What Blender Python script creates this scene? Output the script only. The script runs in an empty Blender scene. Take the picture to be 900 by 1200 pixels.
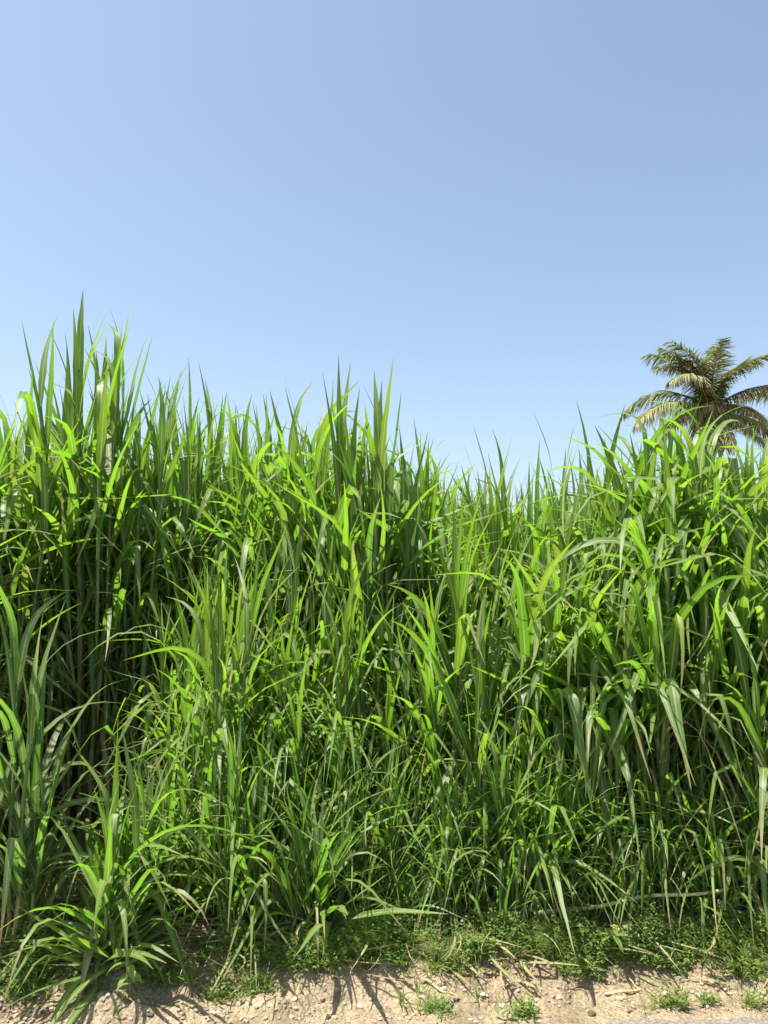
import bpy, math
import numpy as np

R = math.radians
rng = np.random.default_rng(11)
scene = bpy.context.scene
COL = scene.collection

# ------------------------------------------------------------------ camera
PITCH = R(5.0)
EYE = 1.6
F = 901.0                                   # focal length in photo pixels (900 x 1200)
cam_d = bpy.data.cameras.new("camera")
cam_d.sensor_fit = 'VERTICAL'
cam_d.sensor_height = 36.0
cam_d.lens = 36.0 * F / 1200.0
cam_d.clip_start = 0.05
cam_d.clip_end = 3000
cam = bpy.data.objects.new("camera", cam_d)
cam.location = (0, 0, EYE)
cam.rotation_euler = (R(90) + PITCH, 0, 0)
COL.objects.link(cam)
scene.camera = cam
CP, SP = math.cos(PITCH), math.sin(PITCH)


def x_at(px, Y, z=1.3):
    return (px - 450) / F * (Y * CP + (z - EYE) * SP)


def z_at(py, Y):
    return EYE + Y * math.tan(PITCH + math.atan((600 - py) / F))


# ------------------------------------------------------------------ noise and ground shape
_tab = np.random.default_rng(3).random((256, 256))


def vnoise(x, y):
    x = np.asarray(x, float); y = np.asarray(y, float)
    xi = np.floor(x).astype(int); yi = np.floor(y).astype(int)
    fx = x - xi; fy = y - yi
    fx = fx * fx * (3 - 2 * fx); fy = fy * fy * (3 - 2 * fy)
    g = lambda a, b: _tab[a & 255, b & 255]
    return ((g(xi, yi) * (1 - fx) + g(xi + 1, yi) * fx) * (1 - fy)
            + (g(xi, yi + 1) * (1 - fx) + g(xi + 1, yi + 1) * fx) * fy) - 0.5


def sstep(a, b, t):
    t = np.clip((np.asarray(t, float) - a) / (b - a), 0, 1)
    return t * t * (3 - 2 * t)


def road_edge(x):
    return 2.925 + 0.16 * np.tanh(np.asarray(x, float) * 0.55) + 0.035 * vnoise(np.asarray(x) * 2.1, 4.2) + 0.03 * vnoise(np.asarray(x) * 9, 1.2) \
        + 0.018 * vnoise(np.asarray(x) * 31, 7.2)


def gz(x, y):
    x = np.asarray(x, float); y = np.asarray(y, float)
    e = 3.24 + 0.10 * vnoise(x * 1.7, 9.1) + 0.05 * vnoise(x * 6, 2.1)
    near = np.exp(-((y - 3.4) / 2.5) ** 2)
    bank = 0.11 * sstep(-0.13, 0.15, y - e) + 0.03 * sstep(0.1, 0.5, y - e)
    rough = sstep(-0.02, 0.16, y - road_edge(x)) * near
    cl = np.abs(vnoise(x * 13 + 3, y * 13)) * 2
    n = 0.045 * cl * cl + 0.05 * vnoise(x * 3, y * 3) + 0.035 * vnoise(x * 8, y * 8) + 0.022 * vnoise(x * 21, y * 21) + 0.010 * vnoise(x * 55, y * 55)
    far = 0.25 * vnoise(x * 0.03, y * 0.03) * sstep(20, 120, np.hypot(x, y))
    return bank + n * rough + far - 0.004


def ground_px(px, py):
    """World point of the ground seen at a photo pixel."""
    cx, cy = (px - 450) / F, (600 - py) / F
    d = np.array([cx, CP - cy * SP, SP + cy * CP])
    t = np.linspace(2.2, 6.5, 900)                      # march along the ray to the first hit
    pts = np.array([0, 0, EYE])[None] + d[None] * t[:, None]
    below = pts[:, 2] <= gz(pts[:, 0], pts[:, 1])
    p = pts[int(np.argmax(below))] if below.any() else pts[-1]
    return float(p[0]), float(p[1]), float(gz(p[0], p[1]))


# ------------------------------------------------------------------ mesh building
def make_mesh(name, V, Q, UV=None, mats=(), midx=None, smooth=True):
    """V (n,3); Q (m,4) quads; UV per vertex."""
    me = bpy.data.meshes.new(name)
    n, m = len(V), len(Q)
    me.vertices.add(n)
    me.vertices.foreach_set("co", np.ascontiguousarray(V, np.float32).ravel())
    me.loops.add(m * 4)
    me.loops.foreach_set("vertex_index", np.ascontiguousarray(Q, np.int32).ravel())
    me.polygons.add(m)
    me.polygons.foreach_set("loop_start", np.arange(0, m * 4, 4, dtype=np.int32))
    me.polygons.foreach_set("use_smooth", np.full(m, smooth, bool))
    if midx is not None:
        me.polygons.foreach_set("material_index", np.ascontiguousarray(midx, np.int32))
    if UV is not None:
        l = me.uv_layers.new(name="UVMap")
        l.data.foreach_set("uv", np.ascontiguousarray(UV[Q.ravel()], np.float32).ravel())
    for mt in mats:
        me.materials.append(mt)
    me.update(calc_edges=True)
    me.validate()
    return me


def obj(name, me, parent=None, loc=(0, 0, 0), **props):
    o = bpy.data.objects.new(name, me)
    o.location = loc
    o.parent = parent
    COL.objects.link(o)
    for k, v in props.items():
        o[k] = v
    return o


def centre_lines(P, K):
    """Curved centre lines in a (slightly drifting) vertical plane."""
    n = len(P['L'])
    s = np.linspace(0, 1, K)[None, :]
    sm = np.linspace(0, 1, 4 * (K - 1) + 1)[None, :]
    kp, kw = P['kp'][:, None], P['kw'][:, None]
    f = np.clip((sm - (kp - kw)) / (2 * kw), 0, 1)
    f = f * f * (3 - 2 * f)
    th = P['t0'][:, None] + (P['t1'] - P['t0'])[:, None] * f
    th = th + P['wob'][:, None] * np.sin(sm * 7 + P['ph'][:, None])
    az = P['az'][:, None] + P['drift'][:, None] * sm ** 1.5
    T = np.stack([np.sin(th) * np.cos(az), np.sin(th) * np.sin(az), np.cos(th)], -1)
    ds = (P['L'] / (sm.shape[1] - 1))[:, None, None]
    step = 0.5 * (T[:, 1:] + T[:, :-1]) * ds
    C = np.concatenate([np.zeros((n, 1, 3)), np.cumsum(step, 1)], 1) + P['o'][:, None, :]
    return s, C[:, ::4], T[:, ::4], az[:, ::4]


def blades(P, K=9, fold=0.22, prof='grass'):
    """Ribbons with a V fold: three vertices per row."""
    n = len(P['L'])
    s, C, T, az = centre_lines(P, K)
    S = np.stack([-np.sin(az), np.cos(az), np.zeros_like(az)], -1)
    N = np.cross(S, T)
    tw = P['tw0'][:, None] + P['tw1'][:, None] * s
    S2 = S * np.cos(tw)[..., None] + N * np.sin(tw)[..., None]
    N2 = np.cross(S2, T)
    if prof == 'grass':
        w = (0.42 + 0.58 * np.clip(s / 0.30, 0, 1) ** 0.8) * np.clip(1 - np.clip((s - 0.30) / 0.70, 0, 1) ** 1.55, 0.0, 1)
    elif prof == 'leaf':
        w = np.sin(np.pi * np.clip(s, 0.02, 1) ** 0.75) ** 0.8
    else:
        w = np.clip(1 - s ** 2.5, 0, 1) * (0.6 + 0.4 * np.clip(s / 0.15, 0, 1))
    w = np.maximum(w, 0.03) * 0.5 * P['W'][:, None]
    edge = 1 + 0.10 * np.sin(s * 23 + P['ph'][:, None] * 3)
    f = fold * (1 - 0.5 * s)
    Lf = C - S2 * (w * edge)[..., None] - N2 * (w * f)[..., None]
    Rt = C + S2 * (w * (2 - edge))[..., None] - N2 * (w * f)[..., None]
    V = np.stack([Lf, C, Rt], 2)
    u = np.broadcast_to(np.array([0, .5, 1.])[None, None, :], (n, K, 3))
    v = np.broadcast_to(s[..., None], (n, K, 3))
    UV = np.stack([u, v], -1)
    base = (np.arange(n) * K * 3)[:, None, None]
    r = (np.arange(K - 1) * 3)[None, :, None]
    c = np.arange(2)[None, None, :]
    a = base + r + c
    Q = np.stack([a, a + 1, a + 4, a + 3], -1).reshape(-1, 4)
    return V.reshape(-1, 3), Q, UV.reshape(-1, 2)


def tubes(C, rad, nside=6):
    """C (n,K,3) centre lines, rad (n,K)."""
    n, K, _ = C.shape
    T = np.gradient(C, axis=1)
    T /= np.maximum(np.linalg.norm(T, axis=-1, keepdims=True), 1e-9)
    ref = np.where(np.abs(T[..., 2:3]) > 0.9, np.array([1., 0, 0]), np.array([0, 0, 1.]))
    A = np.cross(T, ref); A /= np.maximum(np.linalg.norm(A, axis=-1, keepdims=True), 1e-9)
    B = np.cross(T, A)
    ang = np.linspace(0, 2 * np.pi, nside, endpoint=False)
    V = C[:, :, None, :] + (A[:, :, None, :] * np.cos(ang)[None, None, :, None] + B[:, :, None, :] * np.sin(ang)[None, None, :, None]) * rad[:, :, None, None]
    u = np.broadcast_to((ang / (2 * np.pi))[None, None, :], (n, K, nside))
    v = np.broadcast_to(np.linspace(0, 1, K)[None, :, None], (n, K, nside))
    i = np.arange(n)[:, None, None] * K * nside
    r = np.arange(K - 1)[None, :, None] * nside
    c = np.arange(nside)[None, None, :]
    c2 = (c + 1) % nside
    Q = np.stack([i + r + c, i + r + c2, i + r + nside + c2, i + r + nside + c], -1).reshape(-1, 4)
    return V.reshape(-1, 3), Q, np.stack([u, v], -1).reshape(-1, 2)


KEYS = ('L', 'W', 'az', 't0', 't1', 'kp', 'kw', 'tw0', 'tw1', 'drift', 'wob', 'ph')


def P_from(rows):
    A = np.array([r[:12] for r in rows], float)
    P = {k: A[:, i] for i, k in enumerate(KEYS)}
    P['o'] = np.array([r[12] for r in rows], float)
    return P


# ------------------------------------------------------------------ materials
def nodes_of(name):
    m = bpy.data.materials.new(name)
    m.use_nodes = True
    nt = m.node_tree
    nt.nodes.clear()
    return m, nt, nt.nodes.new('ShaderNodeOutputMaterial')


def ramp(nt, fac, stops, interp='LINEAR'):
    r = nt.nodes.new('ShaderNodeValToRGB')
    r.color_ramp.interpolation = interp
    el = r.color_ramp.elements
    while len(el) < len(stops):
        el.new(0.5)
    for e, (p, c) in zip(el, stops):
        e.position = p
        e.color = (*c, 1) if len(c) == 3 else c
    nt.links.new(fac, r.inputs[0])
    return r.outputs[0]


def math_n(nt, op, a, b=None):
    n = nt.nodes.new('ShaderNodeMath'); n.operation = op
    for i, v in enumerate((a, b)):
        if v is None:
            continue
        if isinstance(v, (int, float)):
            n.inputs[i].default_value = v
        else:
            nt.links.new(v, n.inputs[i])
    return n.outputs[0]


def mix_c(nt, fac, a, b, mode='MIX'):
    n = nt.nodes.new('ShaderNodeMix'); n.data_type = 'RGBA'; n.blend_type = mode
    for i, v in ((0, fac), (6, a), (7, b)):
        if isinstance(v, (int, float)):
            n.inputs[i].default_value = v
        elif isinstance(v, tuple):
            n.inputs[i].default_value = (*v, 1)
        else:
            nt.links.new(v, n.inputs[i])
    return n.outputs[2]


def leaf_mat(name, cols, trans, rib=(0.52, 0.55, 0.34), dry=(0.34, 0.25, 0.12), dry_from=2.0, rough=0.44, tmix=0.50, tip=True, spec=0.55, sheen=0.6, pale=0.28):
    m, nt, out = nodes_of(name)
    L = nt.links.new
    geo = nt.nodes.new('ShaderNodeNewGeometry')
    uv = nt.nodes.new('ShaderNodeUVMap')
    sep = nt.nodes.new('ShaderNodeSeparateXYZ'); L(uv.outputs[0], sep.inputs[0])
    rnd = geo.outputs['Random Per Island']
    base = ramp(nt, rnd, [(i / (len(cols) - 1), c) for i, c in enumerate(cols)])
    # second random
    r2 = math_n(nt, 'FRACT', math_n(nt, 'MULTIPLY', rnd, 57.31))
    # fine veins running along the blade
    cmb = nt.nodes.new('ShaderNodeCombineXYZ')
    L(math_n(nt, 'MULTIPLY', sep.outputs[0], 26.0), cmb.inputs[0])
    L(math_n(nt, 'MULTIPLY', sep.outputs[1], 3.0), cmb.inputs[1])
    L(math_n(nt, 'MULTIPLY', rnd, 91.0), cmb.inputs[2])
    nz = nt.nodes.new('ShaderNodeTexNoise'); nz.inputs['Scale'].default_value = 1.0; nz.inputs['Detail'].default_value = 2
    L(cmb.outputs[0], nz.inputs['Vector'])
    vein = ramp(nt, nz.outputs[0], [(0.3, (0.72,) * 3), (0.7, (1.25,) * 3)])
    base = mix_c(nt, 1.0, base, vein, 'MULTIPLY')
    # blotches of wear
    tc = nt.nodes.new('ShaderNodeTexCoord')
    bl = nt.nodes.new('ShaderNodeTexNoise'); bl.inputs['Scale'].default_value = 34; bl.inputs['Detail'].default_value = 3
    L(tc.outputs['Object'], bl.inputs['Vector'])
    # midrib
    du = math_n(nt, 'ABSOLUTE', math_n(nt, 'SUBTRACT', sep.outputs[0], 0.5))
    ribw = ramp(nt, du, [(0.05, (1, 1, 1)), (0.10, (0, 0, 0))])
    ribf = math_n(nt, 'MULTIPLY', ribw, ramp(nt, sep.outputs[1], [(0.0, (0.9,) * 3), (0.85, (0.25,) * 3)]))
    # drying: whole blades, tips, margins
    dryf = math_n(nt, 'GREATER_THAN', r2, dry_from)
    if tip:
        tv = math_n(nt, 'ADD', sep.outputs[1], math_n(nt, 'MULTIPLY', math_n(nt, 'SUBTRACT', bl.outputs[0], 0.5), 0.35))
        tlim = math_n(nt, 'ADD', math_n(nt, 'MULTIPLY', r2, 0.5), 0.72)
        tf = math_n(nt, 'MULTIPLY', math_n(nt, 'SUBTRACT', tv, tlim), 9.0)
        tf = math_n(nt, 'MINIMUM', math_n(nt, 'MAXIMUM', tf, 0.0), 0.85)
        dryf = math_n(nt, 'MAXIMUM', dryf, tf)
    spots = ramp(nt, bl.outputs[0], [(0.66, (0, 0, 0)), (0.74, (0.55, 0.55, 0.55))])
    dryf = math_n(nt, 'MAXIMUM', dryf, math_n(nt, 'MULTIPLY', spots, math_n(nt, 'GREATER_THAN', r2, 0.45)))
    base = mix_c(nt, math_n(nt, 'MULTIPLY', geo.outputs['Backfacing'], pale), base, (0.23, 0.33, 0.075))  # sunlit sheen of the upper face put into the base colour as paler green
    col = mix_c(nt, ribf, base, rib)
    col = mix_c(nt, dryf, col, dry)
    tcol = ramp(nt, rnd, [(i / (len(trans) - 1), c) for i, c in enumerate(trans)])
    tcol = mix_c(nt, 1.0, tcol, vein, 'MULTIPLY')
    tcol = mix_c(nt, math_n(nt, 'MULTIPLY', ribf, 0.6), tcol, rib)
    tcol = mix_c(nt, dryf, tcol, tuple(0.8 * c for c in dry))
    pb = nt.nodes.new('ShaderNodeBsdfPrincipled')
    L(col, pb.inputs['Base Color'])
    pb.inputs['Roughness'].default_value = rough
    pb.inputs['Specular IOR Level'].default_value = spec
    # the hairy upper face (the back of the mesh) gets more sheen than the lower one
    L(math_n(nt, 'ADD', math_n(nt, 'MULTIPLY', geo.outputs['Backfacing'], sheen), 0.08), pb.inputs['Sheen Weight'])
    pb.inputs['Sheen Roughness'].default_value = 0.55
    pb.inputs['Sheen Tint'].default_value = (0.86, 1.0, 0.36, 1)
    bmp = nt.nodes.new('ShaderNodeBump'); bmp.inputs['Strength'].default_value = 0.25; bmp.inputs['Distance'].default_value = 0.002
    L(nz.outputs[0], bmp.inputs['Height']); L(bmp.outputs[0], pb.inputs['Normal'])
    tr = nt.nodes.new('ShaderNodeBsdfTranslucent'); L(tcol, tr.inputs['Color'])
    mx = nt.nodes.new('ShaderNodeMixShader'); mx.inputs[0].default_value = tmix
    L(pb.outputs[0], mx.inputs[1]); L(tr.outputs[0], mx.inputs[2]); L(mx.outputs[0], out.inputs[0])
    return m


def simple_mat(name, stops, scale=12, rough=0.8, detail=4, bump=0.3, coord='Object', dist=0.01, spec=0.3):
    m, nt, out = nodes_of(name)
    tc = nt.nodes.new('ShaderNodeTexCoord')
    nz = nt.nodes.new('ShaderNodeTexNoise'); nz.inputs['Scale'].default_value = scale; nz.inputs['Detail'].default_value = detail
    nt.links.new(tc.outputs[coord], nz.inputs['Vector'])
    pb = nt.nodes.new('ShaderNodeBsdfPrincipled')
    nt.links.new(ramp(nt, nz.outputs[0], stops), pb.inputs['Base Color'])
    pb.inputs['Roughness'].default_value = rough
    pb.inputs['Specular IOR Level'].default_value = spec
    b = nt.nodes.new('ShaderNodeBump'); b.inputs['Strength'].default_value = bump; b.inputs['Distance'].default_value = dist
    nt.links.new(nz.outputs[0], b.inputs['Height']); nt.links.new(b.outputs[0], pb.inputs['Normal'])
    nt.links.new(pb.outputs[0], out.inputs[0])
    return m


M_LEAF = leaf_mat("fodder_leaf", [(0.044, 0.105, 0.012), (0.066, 0.140, 0.015), (0.092, 0.165, 0.022), (0.048, 0.108, 0.020), (0.118, 0.160, 0.028), (0.055, 0.122, 0.013)],
                  [(0.18, 0.42, 0.014), (0.26, 0.51, 0.018), (0.22, 0.46, 0.014), (0.31, 0.48, 0.024)])
M_YOUNG = leaf_mat("young_leaf", [(0.052, 0.118, 0.013), (0.084, 0.155, 0.018), (0.062, 0.130, 0.020), (0.105, 0.160, 0.025)],
                   [(0.18, 0.41, 0.018), (0.24, 0.48, 0.022)])
M_BLUE = leaf_mat("bluish_leaf", [(0.045, 0.095, 0.035), (0.060, 0.115, 0.042), (0.055, 0.11, 0.03)],
                  [(0.17, 0.38, 0.03), (0.22, 0.44, 0.03)])
M_WEED = leaf_mat("weed_leaf", [(0.08, 0.14, 0.024), (0.11, 0.175, 0.034), (0.12, 0.18, 0.05), (0.09, 0.15, 0.028)],
                  [(0.24, 0.42, 0.03), (0.32, 0.5, 0.04)], rib=(0.12, 0.18, 0.05), dry_from=0.95, tip=False, rough=0.5)
M_BROAD = leaf_mat("broad_weed_leaf", [(0.10, 0.19, 0.035), (0.13, 0.22, 0.05)], [(0.3, 0.5, 0.05), (0.34, 0.52, 0.06)],
                   rib=(0.25, 0.32, 0.12), dry_from=2.0, tip=False, rough=0.5)
M_DRY = leaf_mat("dry_leaf", [(0.28, 0.20, 0.11), (0.38, 0.30, 0.19), (0.20, 0.14, 0.08), (0.32, 0.26, 0.15)],
                 [(0.30, 0.19, 0.08), (0.36, 0.25, 0.12)], rib=(0.5, 0.42, 0.28), dry_from=2, tip=False, rough=0.7, tmix=0.3)
M_PALM = leaf_mat("palm_leaf", [(0.050, 0.080, 0.024), (0.075, 0.105, 0.032), (0.11, 0.13, 0.05), (0.06, 0.095, 0.03)],
                  [(0.14, 0.2, 0.03), (0.2, 0.24, 0.05)], dry_from=0.92, rough=0.42, tmix=0.32)
M_PALM_DRY = leaf_mat("palm_leaf_dusty", [(0.12, 0.115, 0.055), (0.19, 0.17, 0.095), (0.085, 0.09, 0.04), (0.24, 0.21, 0.13)],
                      [(0.2, 0.16, 0.06), (0.26, 0.2, 0.09)], dry_from=0.8, rough=0.5, tmix=0.3)
M_RACHIS = simple_mat("palm_rachis", [(0.3, (0.20, 0.19, 0.08)), (0.7, (0.32, 0.28, 0.14))], 5, 0.6)
M_TRUNK = simple_mat("palm_bark", [(0.3, (0.14, 0.12, 0.10)), (0.7, (0.28, 0.25, 0.21))], 6, 0.9, bump=0.6, dist=0.03)
M_NUT = simple_mat("coconut_husk", [(0.3, (0.14, 0.12, 0.03)), (0.7, (0.22, 0.16, 0.06))], 7, 0.5)
M_FLOWER = simple_mat("palm_flower_stalk", [(0.3, (0.32, 0.24, 0.10)), (0.7, (0.50, 0.40, 0.20))], 9, 0.8)
M_YELLOW = simple_mat("yellow_floret", [(0.3, (0.45, 0.42, 0.08)), (0.7, (0.62, 0.55, 0.16))], 120, 0.7)


def stalk_mat(name, low, mid, high):
    m, nt, out = nodes_of(name)
    L = nt.links.new
    uv = nt.nodes.new('ShaderNodeUVMap'); sep = nt.nodes.new('ShaderNodeSeparateXYZ'); L(uv.outputs[0], sep.inputs[0])
    oi = nt.nodes.new('ShaderNodeNewGeometry')
    c = ramp(nt, sep.outputs[1], [(0.0, low), (0.35, mid), (0.9, high)])
    tc = nt.nodes.new('ShaderNodeTexCoord')
    nz = nt.nodes.new('ShaderNodeTexNoise'); nz.inputs['Scale'].default_value = 25; nz.inputs['Detail'].default_value = 4
    mp = nt.nodes.new('ShaderNodeMapping'); mp.inputs['Scale'].default_value = (6, 6, 0.5)
    L(tc.outputs['Object'], mp.inputs[0]); L(mp.outputs[0], nz.inputs['Vector'])
    c = mix_c(nt, 1.0, c, ramp(nt, nz.outputs[0], [(0.3, (0.65,) * 3), (0.7, (1.3,) * 3)]), 'MULTIPLY')
    fr = math_n(nt, 'FRACT', math_n(nt, 'ADD', math_n(nt, 'MULTIPLY', sep.outputs[1], 11.0), oi.outputs['Random Per Island']))
    node = ramp(nt, fr, [(0.0, (0.9,) * 3), (0.05, (0.9,) * 3), (0.08, (0, 0, 0))])
    c = mix_c(nt, node, c, (0.16, 0.11, 0.05))
    pb = nt.nodes.new('ShaderNodeBsdfPrincipled'); L(c, pb.inputs['Base Color']); pb.inputs['Roughness'].default_value = 0.5
    L(pb.outputs[0], out.inputs[0])
    return m


M_STALK = stalk_mat("grass_cane", (0.24, 0.18, 0.09), (0.20, 0.22, 0.085), (0.13, 0.21, 0.05))
M_CANE = simple_mat("old_cane", [(0.3, (0.42, 0.36, 0.18)), (0.7, (0.62, 0.55, 0.32))], 30, 0.6)
M_STRAW = simple_mat("straw", [(0.3, (0.38, 0.27, 0.13)), (0.7, (0.56, 0.44, 0.26))], 40, 0.8)


def soil_mat():
    m, nt, out = nodes_of("soil")
    L = nt.links.new
    geo = nt.nodes.new('ShaderNodeNewGeometry')
    sep = nt.nodes.new('ShaderNodeSeparateXYZ'); L(geo.outputs['Position'], sep.inputs[0])
    n1 = nt.nodes.new('ShaderNodeTexNoise'); n1.inputs['Scale'].default_value = 5; n1.inputs['Detail'].default_value = 8
    n2 = nt.nodes.new('ShaderNodeTexNoise'); n2.inputs['Scale'].default_value = 70; n2.inputs['Detail'].default_value = 5
    vo = nt.nodes.new('ShaderNodeTexVoronoi'); vo.inputs['Scale'].default_value = 75
    for n in (n1, n2, vo):
        L(geo.outputs['Position'], n.inputs['Vector'])
    sandy = ramp(nt, n1.outputs[0], [(0.3, (0.185, 0.142, 0.09)), (0.5, (0.29, 0.228, 0.147)), (0.7, (0.37, 0.298, 0.20))])
    field = ramp(nt, n1.outputs[0], [(0.3, (0.13, 0.085, 0.05)), (0.7, (0.24, 0.16, 0.10))])
    yy = math_n(nt, 'ADD', sep.outputs[1], math_n(nt, 'MULTIPLY', math_n(nt, 'SUBTRACT', n1.outputs[0], 0.5), 0.5))
    f = ramp(nt, math_n(nt, 'MULTIPLY', math_n(nt, 'SUBTRACT', yy, 3.1), 1.6), [(0.05, (0, 0, 0)), (0.6, (1, 1, 1))])
    c = mix_c(nt, f, sandy, field)
    c = mix_c(nt, 1.0, c, ramp(nt, n2.outputs[0], [(0.3, (0.68,) * 3), (0.7, (1.22,) * 3)]), 'MULTIPLY')
    grain = ramp(nt, vo.outputs['Color'], [(0.2, (0.8,) * 3), (0.9, (1.2,) * 3)])
    c = mix_c(nt, 0.6, c, grain, 'MULTIPLY')
    pb = nt.nodes.new('ShaderNodeBsdfPrincipled'); L(c, pb.inputs['Base Color']); pb.inputs['Roughness'].default_value = 0.95
    pb.inputs['Specular IOR Level'].default_value = 0.15
    b = nt.nodes.new('ShaderNodeBump'); b.inputs['Strength'].default_value = 0.8; b.inputs['Distance'].default_value = 0.012
    h = math_n(nt, 'ADD', n2.outputs[0], math_n(nt, 'MULTIPLY', vo.outputs['Distance'], -0.8))
    L(h, b.inputs['Height']); L(b.outputs[0], pb.inputs['Normal'])
    L(pb.outputs[0], out.inputs[0])
    return m


M_SOIL = soil_mat()
M_ROAD = simple_mat("asphalt", [(0.3, (0.12, 0.105, 0.09)), (0.5, (0.20, 0.175, 0.15)), (0.68, (0.34, 0.29, 0.24))], 90, 0.9, 6, 0.9, dist=0.01)


def stone_mat(name, cols):
    m, nt, out = nodes_of(name)
    L = nt.links.new
    geo = nt.nodes.new('ShaderNodeNewGeometry')
    c = ramp(nt, geo.outputs['Random Per Island'], [(i / (len(cols) - 1), k) for i, k in enumerate(cols)])
    nz = nt.nodes.new('ShaderNodeTexNoise'); nz.inputs['Scale'].default_value = 110; nz.inputs['Detail'].default_value = 4
    L(geo.outputs['Position'], nz.inputs['Vector'])
    c = mix_c(nt, 1.0, c, ramp(nt, nz.outputs[0], [(0.3, (0.65,) * 3), (0.7, (1.2,) * 3)]), 'MULTIPLY')
    pb = nt.nodes.new('ShaderNodeBsdfPrincipled'); L(c, pb.inputs['Base Color']); pb.inputs['Roughness'].default_value = 0.9
    b = nt.nodes.new('ShaderNodeBump'); b.inputs['Strength'].default_value = 0.5; b.inputs['Distance'].default_value = 0.004
    L(nz.outputs[0], b.inputs['Height']); L(b.outputs[0], pb.inputs['Normal'])
    L(pb.outputs[0], out.inputs[0])
    return m


M_GRAVEL = stone_mat("gravel", [(0.34, 0.25, 0.17), (0.42, 0.32, 0.23), (0.28, 0.20, 0.13), (0.48, 0.40, 0.31), (0.34, 0.22, 0.16), (0.26, 0.19, 0.14)])
M_PALE = stone_mat("pale_stone", [(0.46, 0.37, 0.27), (0.52, 0.43, 0.33)])
M_PINK = stone_mat("pinkish_stone", [(0.50, 0.33, 0.24), (0.54, 0.36, 0.27)])
M_DARK = stone_mat("dark_stone", [(0.07, 0.055, 0.05), (0.09, 0.075, 0.06)])

# ------------------------------------------------------------------ ground, road
def lines(lo, a, b, hi, fine, grow=1.22):
    out = list(np.arange(a, b + 1e-6, fine))
    st, v = fine, out[-1]
    while v < hi:
        st *= grow; v += st; out.append(v)
    st, v = fine, out[0]; pre = []
    while v > lo:
        st *= grow; v -= st; pre.append(v)
    return np.array(pre[::-1] + out)


def grid_mesh(name, xs, ys, zf, mat):
    X, Y = np.meshgrid(xs, ys)
    V = np.stack([X, Y, zf(X, Y)], -1).reshape(-1, 3)
    nx = len(xs)
    i = (np.arange(len(ys) - 1) * nx)[:, None] + np.arange(nx - 1)[None, :]
    Q = np.stack([i, i + 1, i + nx + 1, i + nx], -1).reshape(-1, 4)
    return make_mesh(name, V, Q, None, [mat])


obj("ground", grid_mesh("ground", lines(-900, -3.2, 3.2, 900, 0.014), lines(-600, 2.75, 3.7, 1200, 0.012), gz, M_SOIL), kind='structure')

xs = lines(-300, -3.2, 3.2, 300, 0.02)
rows = []
ts = np.linspace(0, 1, 60) ** 0.5
V = []
for t in ts:
    yb = -4.2 + (road_edge(xs) + 4.2) * t
    zz = 0.012 + 0.004 * vnoise(xs * 30, yb * 30) + 0.003 * vnoise(xs * 70, yb * 70) - 0.03 * sstep(0.985, 1.0, np.full_like(xs, t))
    V.append(np.stack([xs, yb, zz], -1))
V = np.concatenate(V)
nx = len(xs)
i = (np.arange(len(ts) - 1) * nx)[:, None] + np.arange(nx - 1)[None, :]
Q = np.stack([i, i + 1, i + nx + 1, i + nx], -1).reshape(-1, 4)
obj("road", make_mesh("road", V, Q, None, [M_ROAD]), kind='structure')


# ------------------------------------------------------------------ grass shoots
def N_(s):
    return rng.normal(0, s)


def U_(a, b):
    return rng.uniform(a, b)


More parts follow.
